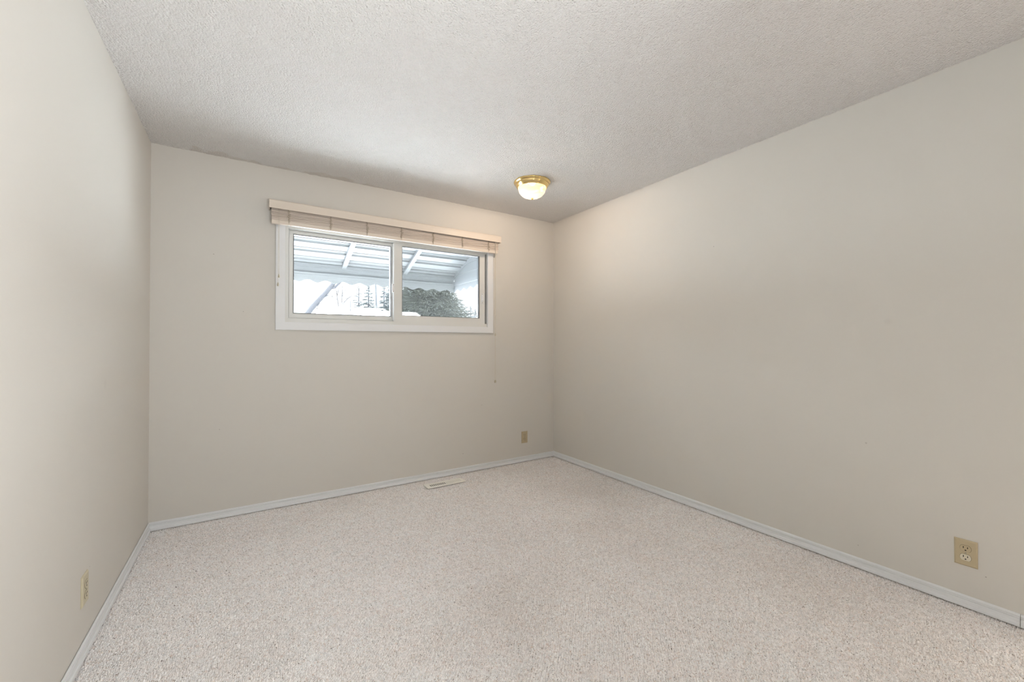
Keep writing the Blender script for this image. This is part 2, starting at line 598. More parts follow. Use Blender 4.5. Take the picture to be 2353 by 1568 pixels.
# ceiling: slightly uneven plaster (ragged where it meets the walls), stipple in the material
xs = np.arange(XL - 0.02, XR + 0.0201, 0.008)
ys = np.arange(YF - 0.02, YB + 0.0201, 0.008)
X, Y = np.meshgrid(xs, ys)
Z = ZC + 0.0036 * (smooth_noise(X, Y, 60, 3) - 0.5) + 0.0014 * (smooth_noise(X, Y, 14, 4) - 0.5) + 0.004 * (smooth_noise(X, Y, 1.2, 5) - 0.5)
ceil = grid_mesh('ceiling', X, Y, Z, M['ceiling'])
struct(ceil, 'white stippled ceiling with brown stains along the window wall', 'ceiling')
sol = ceil.modifiers.new('thickness', 'SOLIDIFY')
sol.thickness = 0.10
sol.offset = 1.0 if True else -1.0


# floor: looped berber carpet, every loop a bump of its own
def carpet():
    step = 0.0023
    xs = np.arange(XL, XR + step, step)
    ys = np.concatenate([np.arange(YF, 0.0, 0.02), np.arange(0.0, YB + step, step)])
    X, Y = np.meshgrid(xs, ys)
    X = X.astype(np.float32); Y = Y.astype(np.float32)
    pitch = 0.0088
    s2 = math.sqrt(0.5)
    wob = 0.010 * (smooth_noise(X, Y, 3.0, 21) - 0.5)
    U = ((X + wob) + (Y - wob)) * s2 / pitch
    V = ((X + wob) - (Y - wob)) * s2 / pitch
    iu, iv = np.floor(U).astype(np.int32), np.floor(V).astype(np.int32)
    n = 1024
    r = np.random.default_rng(5)
    ju, jv = r.normal(0, 0.12, (n, n)).astype(np.float32), r.normal(0, 0.12, (n, n)).astype(np.float32)
    hh = (0.66 + 0.34 * r.random((n, n))).astype(np.float32)
    an = (math.pi / 4 + r.normal(0, 0.40, (n, n))).astype(np.float32)
    tone = r.normal(0, 1, (n, n)).astype(np.float32)
    best = np.full(X.shape, -1.0, np.float32)
    bt = np.zeros(X.shape, np.float32)
    for du in (-1, 0, 1):
        for dv in (-1, 0, 1):
            a, c = (iu + du) % n, (iv + dv) % n
            x = U - (iu + du + 0.5 + ju[a, c])
            y = V - (iv + dv + 0.5 + jv[a, c])
            ca, sa = np.cos(an[a, c]), np.sin(an[a, c])
            p, q = x * ca + y * sa, -x * sa + y * ca
            d = (p / 0.60) ** 2 + (q / 0.475) ** 2
            h = hh[a, c] * np.sqrt(np.maximum(0.0, 1.0 - d))
            k = h > best
            best = np.where(k, h, best)
            bt = np.where(k, tone[a, c], bt)
    Z = -0.0112 + 0.0127 * np.maximum(best, 0) + 0.0012 * (smooth_noise(X, Y, 9, 22) - 0.5)
    base = np.array([0.945, 0.922, 0.915], np.float32)
    C = np.ones(X.shape + (4,), np.float32)
    blot = smooth_noise(X, Y, 30, 31) - 0.5
    wear = smooth_noise(X, Y, 1.6, 33) - 0.5
    f = 1 + 0.060 * bt + 0.05 * wear
    for i in range(3):
        C[..., i] = base[i] * f
    C[..., 1] *= 1 - 0.035 * blot; C[..., 2] *= 1 - 0.05 * blot
    o = grid_mesh('floor', X, Y, Z, M['carpet'], C.reshape(-1, 4))
    struct(o, 'wall to wall cream berber carpet with brown and pink flecks', 'carpet')


carpet()
b = NB(); box(b, XL - 0.01, XR + 0.01, YF - 0.01, YB + 0.01, -0.2, -0.012)
struct(obj('floor_slab', b, M['siding']))

# baseboards: colonial profile (distance from wall, height)
BP = [(0, 0.0032), (0.0125, 0.0032), (0.0125, 0.0160), (0.0118, 0.0178), (0.0082, 0.0192), (0.0084, 0.0352), (0.0056, 0.0360), (0.0056, 0.0373),
      (0.0092, 0.0384), (0.0088, 0.0424), (0.0050, 0.0431), (0.0050, 0.0443), (0.0072, 0.0453), (0.0064, 0.0500), (0.0034, 0.0530), (0, 0.0535)]
E2 = 0.0003
b = NB()
vsA = [b.verts.new((XL - E2 + p[0], YB - E2 - p[0], p[1])) for p in BP]
vsB = [b.verts.new((XR + E2 - p[0], YB - E2 - p[0], p[1])) for p in BP]
for i in range(len(BP)):
    j = (i + 1) % len(BP)
    b.faces.new((vsA[i], vsA[j], vsB[j], vsB[i]))
b.faces.new(vsA); b.faces.new(vsB[::-1])
struct(obj('baseboard_back', b, M['trim']), 'white moulded baseboard under the window wall', 'baseboard')


def side_board(name, xw, sgn, y0, mitre):
    b = NB()
    A = [b.verts.new((xw + sgn * (p[0] - E2), (YB + E2 - p[0]) if mitre else y0[1], p[1])) for p in BP]
    B = [b.verts.new((xw + sgn * (p[0] - E2), y0[0], p[1])) for p in BP]
    for i in range(len(BP)):
        j = (i + 1) % len(BP)
        b.faces.new((A[i], A[j], B[j], B[i]))
    b.faces.new(A); b.faces.new(B[::-1])
    return obj(name, b, M['trim'])


struct(side_board('baseboard_left', XL + 0.0022, 1, (YF, YB), True), 'white moulded baseboard along the left wall', 'baseboard')
struct(side_board('baseboard_right', XR, -1, (0.3075, YB), True), 'long white baseboard along the right wall', 'baseboard')
struct(side_board('baseboard_right_end', XR, -1, (YF, 0.3055), False), 'short end piece of white baseboard past the joint', 'baseboard')

# ------------------------------------------------------------------ window
win = empty('window_1', (1.06, YB, 1.262))
struct(win, 'white vinyl slider window with wide white casing', 'window')
b = NB()
ring_frame(b, 0.1677, 1.9496, 1.262, 2.085, 0.0595, 0.0600, 0.0565, 0.06, YB - 0.0165, YB + 0.001, bevel=0.003)
obj('window_casing', b, M['casing'], win)
b = NB()
ring_frame(b, 0.2005, 1.9145, 1.2905, 2.0495, 0.0490, 0.0255, 0.058, 0.05, YB + 0.004, YB + 0.150, bevel=0.002)
mf = obj('window_frame', b, M['vinyl'], win)
# fixed light (left, outer track)
b = NB()
ring_frame(b, 0.2490, 1.0700, 1.348, 2.0000, 0.0365, 0.0680, 0.0415, 0.0315, YB + 0.045, YB + 0.095, bevel=0.006)
fx = obj('fixed_light', b, M['vinyl'], win)
b = NB(); ring_frame(b, 0.2840, 1.0035, 1.388, 1.9700, 0.003, 0.003, 0.003, 0.003, YB + 0.0445, YB + 0.060)
obj('glazing_gasket', b, M['gasket'], fx)
b = NB(); box(b, 0.2856, 1.0025, YB + 0.062, YB + 0.066, 1.3885, 1.9690)
obj('glass_pane', b, M['glass'], fx)
# sliding sash (right, inner track)
b = NB()
ring_frame(b, 1.0165, 1.8740, 1.3400, 2.0050, 0.0705, 0.0600, 0.0595, 0.0300, YB + 0.012, YB + 0.043, bevel=0.003)
sash = obj('sliding_sash', b, M['vinyl'], win)
b = NB(); ring_frame(b, 1.0855, 1.8160, 1.3985, 1.9765, 0.003, 0.0065, 0.003, 0.003, YB + 0.014, YB + 0.034)
obj('glazing_gasket', b, M['gasket'], sash)
b = NB(); box(b, 1.0868, 1.8145, YB + 0.0345, YB + 0.0385, 1.3990, 1.9755)
obj('glass_pane', b, M['glass'], sash)
b = NB()
ring_frame(b, 1.045, 1.8925, 1.335, 2.008, 0.030, 0.034, 0.034, 0.030, YB + 0.0440, YB + 0.0500)
obj('dark_gap_ring', b, M['gasket'], sash)  # dark ring added to stop a light leak and stand in for gap shade
# latch on the meeting stile
b = NB()
box(b, 1.0000, 1.0165, YB + 0.002, YB + 0.016, 1.585, 1.655, 0.003, 2)
box(b, 0.9955, 1.0100, YB - 0.006, YB + 0.006, 1.600, 1.640, 0.003, 2)
lt = obj('sash_latch', b, M['casing'], sash)
b = NB()
tube(b, [(1.008, YB + 0.003, 1.648), (1.008, YB + 0.0005, 1.648)], 0.003, 8)
tube(b, [(1.008, YB + 0.003, 1.592), (1.008, YB + 0.0005, 1.592)], 0.003, 8)
obj('screw', b, M['steel'], lt)
# pull handle on the far stile
b = NB()
box(b, 1.833, 1.853, YB + 0.006, YB + 0.0125, 1.535, 1.635, 0.003, 2)
box(b, 1.836, 1.850, YB - 0.006, YB + 0.007, 1.560, 1.612, 0.004, 2)
hd = obj('pull_handle', b, M['casing'], sash)
b = NB()
for z in (1.545, 1.625):
    tube(b, [(1.843, YB + 0.0065, z), (1.843, YB + 0.0045, z)], 0.0035, 8)
obj('screw', b, M['steel'], hd)
# insect screen outside the sliding half
b = NB(); ring_frame(b, 1.055, 1.892, 1.335, 2.010, 0.022, 0.022, 0.022, 0.022, YB + 0.106, YB + 0.116)
sf = obj('insect_screen', b, M['vinyl'], win)
b = NB(); box(b, 1.075, 1.872, YB + 0.1105, YB + 0.1110, 1.355, 1.990)
obj('screen_mesh', b, M['screen'], sf)

# ------------------------------------------------------------------ blind
bl = empty('window_blind', (1.06, YB, 2.0045))
tag(bl, 'raised cream mini blind with valance above the window', 'window blind')
b = NB()
VZ0, VZ1, VX0, VX1 = 2.106, 2.1655, 0.1240, 1.9940
prof = [(YB - 0.0000, VZ1 - 0.0), (YB - 0.080, VZ1), (YB - 0.0845, VZ1 - 0.006), (YB - 0.0832, VZ1 - 0.022), (YB - 0.0840, VZ0), (YB - 0.078, VZ0),
        (YB - 0.0775, VZ1 - 0.008), (YB - 0.0000, VZ1 - 0.006)]
prism(b, prof, 0, VX0, VX1)
for x0, x1 in ((VX0, VX0 + 0.006), (VX1 - 0.006, VX1)):
    box(b, x0, x1, YB - 0.080, YB - 0.0003, VZ0, VZ1 - 0.003)
obj('valance', b, M['valance'], bl)
b = NB()
box(b, 0.140, 1.978, YB - 0.062, YB - 0.020, 2.120, 2.152, 0.002)
obj('headrail', b, M['valance'], bl)
b = NB()
LADX = [0.246, 0.521, 0.7855, 1.0577, 1.3307, 1.6023, 1.8703]
rr = random.Random(3)
NS = 34
for i in range(NS):
    z = 2.0345 + i * 0.0026
    dy = rr.uniform(-0.0020, 0.0020)
    x0 = 0.1390 + rr.uniform(-0.0015, 0.003)
    x1 = 1.9790 + rr.uniform(-0.004, 0.003)
    nseg = 28
    sag = [rr.uniform(-0.0006, 0.0006) for _ in range(nseg + 1)]
    rows = []
    tilt = rr.uniform(-0.10, 0.10)
    for s in range(nseg + 1):
        x = x0 + (x1 - x0) * s / nseg
        row = []
        for (v, crown) in ((-0.0125, 0), (-0.006, 0.0009), (0, 0.0012), (0.006, 0.0009), (0.0125, 0)):
            row.append((x, YB - 0.0475 + dy + v, z + crown + v * tilt + sag[s]))
        rows.append(row)
    top = [[b.verts.new(p) for p in row] for row in rows]
    bot = [[b.verts.new((p[0], p[1], p[2] - 0.0022)) for p in row] for row in rows]
    for s in range(nseg):
        for k in range(4):
            b.faces.new((top[s][k], top[s + 1][k], top[s + 1][k + 1], top[s][k + 1]))
            b.faces.new((bot[s][k + 1], bot[s + 1][k + 1], bot[s + 1][k], bot[s][k]))
        b.faces.new((top[s][0], bot[s][0], bot[s + 1][0], top[s + 1][0]))
        b.faces.new((top[s][4], top[s + 1][4], bot[s + 1][4], bot[s][4]))
    for s in (0, nseg):
        b.faces.new([top[s][k] for k in range(5)] + [bot[s][k] for k in range(4, -1, -1)])
obj('slats', b, M['blind'], bl)
b = NB()
box(b, 0.1388, 1.9715, YB - 0.0610, YB - 0.0345, 2.0045, 2.0325, 0.003, 2)
rail = obj('bottom_rail', b, M['valance'], bl)
for x in LADX:
    b = NB()
    tube(b, [(x, YB - 0.0478, 2.0046), (x, YB - 0.0478, 2.0020)], [0.006, 0.005], 10)
    obj('rail_plug', b, M['casing'], rail)
# ladder tapes bunched up in front of the slats
for x in LADX:
    b = NB()
    for q in range(7):
        pts = []
        ph = rr.uniform(0, 6)
        amp = rr.uniform(0.004, 0.010)
        xo = rr.uniform(-0.006, 0.006)
        z0 = 2.022 + q * 0.012
        for k in range(9):
            z = z0 + 0.016 * k / 8 + rr.uniform(-0.001, 0.001)
            pts.append((x + xo + amp * math.sin(ph + k * 1.1), YB - 0.0625 - 0.004 * abs(math.sin(ph + k * 0.7)), z))
        tube(b, pts, 0.0011, 5)
    tube(b, [(x - 0.002, YB - 0.064, 2.118), (x - 0.001, YB - 0.0645, 2.06), (x, YB - 0.0625, 2.012)], 0.0014, 5)
    obj('ladder_cord', b, M['ladder'], bl)


def tassel(x, y, z, parent, r=0.0062, ln=0.026):
    b = NB()
    lathe(b, [(0, ln), (0.0022, ln), (0.0032, ln - 0.003), (r * 0.85, ln * 0.55), (r, ln * 0.30), (r * 0.93, 0.003), (r * 0.7, 0), (0, 0)], 14, axis_pt=(x, y, z))
    obj('tassel', b, M['tassel'], parent, smooth=True)


yc = YB - 0.068
# tilt cords at the left end
for x, z in ((0.1855, 1.626), (0.1800, 1.566)):
    b = NB()
    tube(b, [(x, yc - 0.002, 2.115), (x + 0.001, yc, 2.02), (x, yc, 1.85), (x, yc, z + 0.024)], 0.0008, 6)
    c = obj('tilt_cord', b, M['cord'], bl)
    tassel(x, yc, z, c)
# lift cords at the right end
b = NB()
tube(b, [(1.9405, yc - 0.002, 2.115), (1.9415, yc, 1.98), (1.9412, yc, 1.50), (1.9390, yc, 1.262)], 0.0019, 8)
tube(b, [(1.9440, yc - 0.002, 2.115), (1.9435, yc, 1.98), (1.9430, yc, 1.50), (1.9402, yc, 1.262)], 0.0013, 8)
lc = obj('lift_cord', b, M['cord'], bl)
tassel(1.9396, yc, 1.236, lc, 0.0065, 0.027)
for x in (1.9345, 1.9440):
    b = NB()
    tube(b, [(1.9396, yc, 1.240), ((x + 1.9396) / 2, yc, 1.10), (x, yc, 0.825)], 0.0011, 6)
    c = obj('lift_cord', b, M['cord'], bl)
    tassel(x, yc, 0.801, c, 0.0060, 0.026)

# ------------------------------------------------------------------ ceiling light
LX, LY = 1.862, 2.6035
lamp = empty('ceiling_light', (LX, LY, ZC))
tag(lamp, 'brass flush mount ceiling light with lit ribbed glass dome', 'ceiling light')
A = (LX, LY, ZC)
b = NB()
lathe(b, [(0.02, -0.002), (0.142, 0.0015), (0.1425, -0.006), (0.1400, -0.012), (0.1340, -0.0155), (0.1310, -0.0180), (0.1315, -0.0210), (0.1285, -0.0290),
          (0.1210, -0.0390), (0.1165, -0.0430), (0.1160, -0.0465), (0.1120, -0.0480), (0.1085, -0.0455), (0.1065, -0.030), (0.09, -0.012), (0.02, -0.010)], 96, axis_pt=A)
obj('canopy_base', b, M['brass'], lamp, smooth=True)
b = NB()
dome = []
R, D, z0 = 0.1075, 0.0830, -0.0425
for i in range(19):
    t = (math.pi / 2) * i / 18
    dome.append((max(R * math.cos(t) ** 0.82, 0.004) if i < 18 else 0.004, z0 - D * math.sin(t)))
lathe(b, dome, 240, rib=0.010, ribs=60, axis_pt=A)
obj('glass_shade', b, M['dome'], lamp, smooth=True)
b = NB()
lathe(b, [(0, -0.1215), (0.0085, -0.1225), (0.0105, -0.1245), (0.0095, -0.1270), (0.0080, -0.1285), (0.0098, -0.1310), (0.0088, -0.1350), (0.005, -0.1380), (0, -0.1385)], 24, axis_pt=A)
obj('finial', b, M['brass'], lamp, smooth=True)
b = NB()
bx, by, bz = -0.032, -0.046, -0.026
bmesh.ops.create_uvsphere(b, u_segments=20, v_segments=12, radius=0.021)
for v in b.verts:
    v.co = Vector((LX + bx + v.co.x * 1.25, LY + by + v.co.y, ZC + bz + v.co.z))
obj('light_bulb', b, M['bulb'], lamp, smooth=True)
pl_ = bpy.data.lights.new('bulb_light', 'POINT')
pl_.energy = 10.5
pl_.color = (1.0, 0.84, 0.70)
pl_.shadow_soft_size = 0.014
pl_o = bpy.data.objects.new('bulb_light', pl_)
COL.objects.link(pl_o)
pl_o.location = (LX - 0.020, LY + 0.004, ZC - 0.0575)


# ------------------------------------------------------------------ wall outlets
def outlet(loc, rotz, label, lower_pale, plate='ivory'):
    """built facing -y at the origin (plate back on y=0), centre at z=0"""
    root = empty('wall_outlet', (0, 0, 0))
    tag(root, label, 'electrical outlet', 'duplex wall outlets')
    b = NB()
    w2, h2 = 0.0355, 0.0573
    o = [(-w2, -h2), (w2, -h2), (w2, h2), (-w2, h2)]
    lay = [(0.0, 0.0), (0.0, -0.0022), (0.0045, -0.0058), (0.0075, -0.0062)]
    rings = []
    for ins, y in lay:
        rings.append([b.verts.new((math.copysign(abs(p[0]) - ins, p[0]), y, math.copysign(abs(p[1]) - ins, p[1]))) for p in o])
    for r0, r1 in zip(rings, rings[1:]):
        for k in range(4):
            b.faces.new((r0[k], r0[(k + 1) % 4], r1[(k + 1) % 4], r1[k]))
    b.faces.new(rings[-1]); b.faces.new(rings[0][::-1])
    obj('cover_plate', b, M[plate], root)

    def face(zc, m):
        outline = []
        for k in range(40):
            t = 2 * math.pi * k / 40
            x, z = 0.0172 * math.cos(t), 0.0172 * math.sin(t)
            outline.append((x, zc + max(-0.0137, min(0.0137, z))))
        b = NB(); prism(b, [(p[0] * 1.035, zc + (p[1] - zc) * 1.045) for p in outline], 1, -0.0066, -0.0050)
        sh = obj('receptacle', b, M['slot'], root)
        sh['label'] = 'dark gap around the receptacle'
        b = NB(); prism(b, outline, 1, -0.0080, -0.0060)
        f = obj('receptacle_face', b, m, sh)
        b = NB()
        box(b, -0.0078, -0.0052, -0.0084, -0.0070, zc + 0.0005, zc + 0.0085)
        box(b, 0.0052, 0.0076, -0.0084, -0.0070, zc + 0.0010, zc + 0.0080)
        outl = [(0.0026 * math.cos(t), zc - 0.0072 + 0.0026 * math.sin(t)) for t in [math.pi * k / 8 for k in range(9)]] + [(-0.0026, zc - 0.0094), (0.0026, zc - 0.0094)]
        prism(b, outl, 1, -0.0084, -0.0070)
        obj('plug_slots', b, M['slot'], sh)

    face(0.0195, M[plate])
    face(-0.0195, M['ivory_pale'] if lower_pale else M[plate])
    b = NB(); lathe(b, [(0, 0.0014), (0.0022, 0.001), (0.0031, 0.0), (0.0031, -0.001)], 14)
    for v in b.verts:
        v.co = Vector((v.co.x, -0.0062 - v.co.z, v.co.y))
    obj('screw', b, M['steel'], root)
    root.location = loc
    root.rotation_euler = (0, 0, rotz)
    return root


outlet((2.3133, YB - 0.0002, 0.2400), 0, 'small almond duplex outlet on the window wall near the corner', False)
outlet((XR - 0.0002, 0.4580, 0.2400), -math.pi / 2, 'almond outlet with paler lower socket on the right wall', True)
outlet((XL + 0.0002, 2.1685, 0.2440), math.pi / 2, 'almond outlet seen edge-on low on the left wall', False, 'ivory_lit')

# ------------------------------------------------------------------ floor register
rg = empty('floor_register', (1.387, 3.184, 0.0))
RG_Z = 0.003
tag(rg, 'almond metal floor vent in the carpet below the window', 'floor register')
RX0, RX1, RY0, RY1 = 1.2210, 1.5550, 3.1300, 3.2400
SX0, SX1, SY0, SY1 = 1.2560, 1.5290, 3.1600, 3.2080
b = NB()
box(b, RX0, RX1, RY0, SY0, 0.000, 0.0055, 0.0015)
box(b, RX0, RX1, SY1, RY1, 0.000, 0.0055, 0.0015)
box(b, RX0, SX0, SY0 - 0.001, SY1 + 0.001, 0.000, 0.0053)
box(b, SX1, RX1, SY0 - 0.001, SY1 + 0.001, 0.000, 0.0053)
N = 18
pit = (SX1 - SX0) / N
for i in range(N + 1):
    x = SX0 + i * pit
    box(b, x - 0.0030, x + 0.0030, SY0 - 0.001, SY1 + 0.001, 0.0005, 0.0051)
obj('face_plate', b, M['register'], rg)
b = NB()
for i in range(N // 2, N):
    x = SX0 + i * pit
    box(b, x + 0.0030, x + 0.0098, SY0, SY1, 0.0008, 0.0042)
obj('damper_louvres', b, M['register'], rg)
b = NB()
box(b, SX0 - 0.004, SX1 + 0.004, SY0 - 0.004, SY1 + 0.004, -0.005, 0.0007)
obj('duct_opening', b, M['slot'], rg)
rg.location.z = RG_Z

# ------------------------------------------------------------------ outside: snow, awning
b = NB()
bmesh.ops.create_grid(b, x_segments=60, y_segments=60, size=90)
for v in b.verts:
    v.co = Vector((v.co.x, v.co.y + 60, GROUND + (0.15 * math.sin(v.co.x * 0.35) * math.sin(v.co.y * 0.28) if v.co.y > -45 else 0)))
struct(obj('snow_ground', b, M['snow'], smooth=True))

b = NB()
box(b, -1.2, 3.4, YB + 0.19, YB + 1.75, GROUND, GROUND + 0.09, 0.01)  # unseen dark slab, added to cut light bounced up under the awning
struct(obj('bounce_cut_slab', b, M['bounce_cut_slab']))

aw = empty('window_awning', (1.055, YB + 0.185, 2.27))
tag(aw, 'white aluminium awning with scalloped edge outside the window', 'awning')
AX0, AX1, AY0, AY1 = 0.06, 2.052, YB + 0.187, 4.440
roofz = lambda y: 1.950 + 0.36 * (4.44 - y)
pts = [(AY0, roofz(AY0))]
for yy in np.arange(3.595, 4.40, 0.1445):
    for dy, up in ((0.0, 0), (0.010, 0.013), (0.056, 0.013), (0.066, 0)):
        if AY0 < yy + dy < AY1:
            pts.append((yy + dy, roofz(yy + dy) + up))
pts.append((AY1, roofz(AY1)))
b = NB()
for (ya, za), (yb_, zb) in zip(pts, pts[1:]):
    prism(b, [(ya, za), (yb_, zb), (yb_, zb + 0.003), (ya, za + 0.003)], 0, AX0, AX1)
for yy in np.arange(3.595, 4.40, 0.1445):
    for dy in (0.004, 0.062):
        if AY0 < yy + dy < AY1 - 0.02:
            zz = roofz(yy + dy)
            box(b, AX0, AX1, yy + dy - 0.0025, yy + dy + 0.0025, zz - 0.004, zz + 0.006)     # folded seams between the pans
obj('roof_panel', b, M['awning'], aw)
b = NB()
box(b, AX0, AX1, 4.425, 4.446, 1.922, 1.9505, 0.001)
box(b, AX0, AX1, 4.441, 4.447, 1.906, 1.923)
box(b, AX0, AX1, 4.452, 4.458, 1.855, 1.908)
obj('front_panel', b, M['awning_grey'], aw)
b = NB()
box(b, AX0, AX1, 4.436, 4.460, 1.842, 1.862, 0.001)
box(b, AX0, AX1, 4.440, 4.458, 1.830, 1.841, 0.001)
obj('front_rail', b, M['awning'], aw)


def scallop(lo, hi, x0, sign=1):
    n = int((hi - lo) / 0.006)
    xs = [lo + (hi - lo) * i / n for i in range(n + 1)]
    bot = [(x, 1.778 - 0.0125 * math.cos(2 * math.pi * (x - x0) / 0.1619)) for x in xs]
    return bot


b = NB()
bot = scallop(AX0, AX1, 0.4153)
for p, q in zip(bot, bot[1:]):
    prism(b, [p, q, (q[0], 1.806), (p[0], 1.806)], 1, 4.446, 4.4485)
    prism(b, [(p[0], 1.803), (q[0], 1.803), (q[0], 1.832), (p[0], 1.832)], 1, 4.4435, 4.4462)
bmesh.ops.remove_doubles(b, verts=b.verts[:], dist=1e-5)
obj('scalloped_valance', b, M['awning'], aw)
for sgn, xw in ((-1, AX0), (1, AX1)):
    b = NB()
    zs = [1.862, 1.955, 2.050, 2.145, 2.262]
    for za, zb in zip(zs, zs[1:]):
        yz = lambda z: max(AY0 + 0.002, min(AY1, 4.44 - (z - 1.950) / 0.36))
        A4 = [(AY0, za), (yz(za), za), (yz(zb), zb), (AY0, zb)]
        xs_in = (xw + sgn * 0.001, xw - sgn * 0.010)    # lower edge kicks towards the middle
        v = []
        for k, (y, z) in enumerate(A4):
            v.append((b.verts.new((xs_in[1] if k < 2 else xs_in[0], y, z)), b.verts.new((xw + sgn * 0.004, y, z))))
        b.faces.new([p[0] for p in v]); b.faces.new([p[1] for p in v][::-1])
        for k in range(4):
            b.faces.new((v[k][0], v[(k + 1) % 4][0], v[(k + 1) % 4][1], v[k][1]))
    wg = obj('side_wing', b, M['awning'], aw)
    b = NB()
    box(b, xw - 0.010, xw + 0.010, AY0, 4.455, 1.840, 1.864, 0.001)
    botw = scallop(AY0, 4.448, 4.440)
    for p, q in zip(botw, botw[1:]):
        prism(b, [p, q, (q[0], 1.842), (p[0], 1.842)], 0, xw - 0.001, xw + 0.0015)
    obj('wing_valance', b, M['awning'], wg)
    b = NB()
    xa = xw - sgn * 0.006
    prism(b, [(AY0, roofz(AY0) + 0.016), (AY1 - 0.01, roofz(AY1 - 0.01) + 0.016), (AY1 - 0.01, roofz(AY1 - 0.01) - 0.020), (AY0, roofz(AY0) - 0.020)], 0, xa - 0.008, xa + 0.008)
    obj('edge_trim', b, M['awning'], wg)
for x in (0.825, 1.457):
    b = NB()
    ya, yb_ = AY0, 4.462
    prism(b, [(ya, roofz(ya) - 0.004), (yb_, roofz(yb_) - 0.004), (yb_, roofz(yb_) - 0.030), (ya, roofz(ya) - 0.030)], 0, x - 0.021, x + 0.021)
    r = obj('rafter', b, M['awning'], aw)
    b = NB()
    for dx in (-0.010, 0.010):
        tube(b, [(x + dx, 4.455, roofz(4.455) - 0.029), (x + dx, 4.4525, roofz(4.455) - 0.036)], 0.005, 8)
    obj('bolt', b, M['metal_dark'], r)


# ------------------------------------------------------------------ outside: trees
def spruce(name, label, x, y, ztip, slope, m, seed, whorl=0.30, twigs=9, dens=1.0, group=None, tw=0.030, zmin=GROUND, lf=1.0, fill=0):
    """slope: radius gained per metre below the tip"""
    r = random.Random(seed)
    root = empty(name, (x, y, GROUND))
    tag(root, label, 'tree', group)
    H = ztip - GROUND
    b = NB()
    tube(b, [(x, y, GROUND - 0.2), (x, y, GROUND + H * 0.5), (x, y, ztip - 0.1)], [0.028 * H, 0.016 * H, 0.004 * H], 8)
    obj('trunk', b, M['bark'], root)
    V, F = [], []

    def blade(p, d, ln, wd):
        d = d.normalized()
        u = d.cross(Vector((0, 0, 1)))
        if u.length < 0.05: u = Vector((1, 0, 0))
        u.normalize()
        v = u.cross(d)
        n0 = len(V)
        mid = p + d * (ln * 0.45)
        V.extend([p, mid + u * wd, mid - u * wd * 0.7 + v * wd * 0.5, mid - v * wd * 0.8, p + d * ln])
        F.extend([(n0, n0 + 1, n0 + 2), (n0, n0 + 2, n0 + 3), (n0, n0 + 3, n0 + 1), (n0 + 4, n0 + 2, n0 + 1), (n0 + 4, n0 + 3, n0 + 2), (n0 + 4, n0 + 1, n0 + 3)])

    z = ztip - 0.05
    blade(Vector((x, y, ztip - whorl)), Vector((0, 0, 1)), whorl * 1.1, tw)
    while z > zmin + 0.4:
        dep = ztip - z
        R = slope * dep * (0.9 + 0.2 * r.random()) + 0.05
        nb = max(4, int((5 + R * 5.5) * dens))
        for k in range(nb):
            a = 2 * math.pi * (k + r.random() * 0.8) / nb
            Rl = R * r.uniform(0.72, 1.12)
            droop = r.uniform(-0.30, 0.05) - 0.12 * min(1, dep / 3)
            out = Vector((math.cos(a), math.sin(a), 0))
            p0 = Vector((x, y, z + r.uniform(-0.1, 0.1)))
            tip = p0 + out * Rl + Vector((0, 0, droop * Rl))
            nt = max(3, int(twigs * (0.4 + Rl)))
            for q in range(nt):
                f = (q + 0.6) / nt
                if f < 0.22 and r.random() < 0.6: continue
                pp = p0.lerp(tip, f) + Vector((0, 0, 0.10 * Rl * f * f))
                for sd in (-1, 1):
                    dd = out * 0.75 + Vector((-out.y, out.x, 0)) * sd * r.uniform(0.4, 0.95) + Vector((0, 0, r.uniform(-0.55, 0.12)))
                    blade(pp, dd, lf * (0.10 + 0.34 * Rl * (1 - 0.65 * f)) * r.uniform(0.7, 1.25), tw * r.uniform(0.7, 1.3))
            blade(p0.lerp(tip, 0.5), tip - p0 + Vector((0, 0, 0.2 * Rl)), Rl * 0.55, tw)
        z -= whorl * r.uniform(0.8, 1.2) * (0.55 + 0.3 * min(1.5, dep))
    for _ in range(fill):
        dep = (ztip - zmin - 0.3) * math.sqrt(r.random())
        a = r.random() * 2 * math.pi
        rr_ = slope * dep * math.sqrt(r.random()) * 0.92
        p = Vector((x + rr_ * math.cos(a), y + rr_ * math.sin(a), ztip - dep))
        d = Vector((math.cos(a) + r.uniform(-0.7, 0.7), math.sin(a) + r.uniform(-0.7, 0.7), r.uniform(-0.9, 0.35)))
        blade(p, d, r.uniform(0.14, 0.34), tw * r.uniform(0.9, 1.5))
    me = bpy.data.meshes.new('foliage')
    me.from_pydata([tuple(v) for v in V], [], F)
    me.materials.append(m)
    o = bpy.data.objects.new('foliage', me)
    COL.objects.link(o)
    o.parent = root
    o.matrix_parent_inverse = Matrix.Translation((-x, -y, -GROUND))
    return root


G = 'spruces beyond the awning'
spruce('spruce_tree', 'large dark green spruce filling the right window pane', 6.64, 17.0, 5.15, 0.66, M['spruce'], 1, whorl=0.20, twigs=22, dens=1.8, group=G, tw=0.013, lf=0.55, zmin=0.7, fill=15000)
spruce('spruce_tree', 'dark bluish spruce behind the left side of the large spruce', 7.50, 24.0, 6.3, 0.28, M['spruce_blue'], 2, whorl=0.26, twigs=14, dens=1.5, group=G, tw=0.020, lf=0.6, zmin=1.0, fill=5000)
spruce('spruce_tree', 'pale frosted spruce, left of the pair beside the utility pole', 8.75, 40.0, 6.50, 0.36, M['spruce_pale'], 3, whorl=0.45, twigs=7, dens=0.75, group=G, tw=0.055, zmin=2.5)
spruce('spruce_tree', 'bluish open spruce just left of the utility pole', 10.60, 44.0, 7.26, 0.36, M['spruce_blue'], 4, whorl=0.40, twigs=8, dens=0.9, group=G, tw=0.060, zmin=3.0)
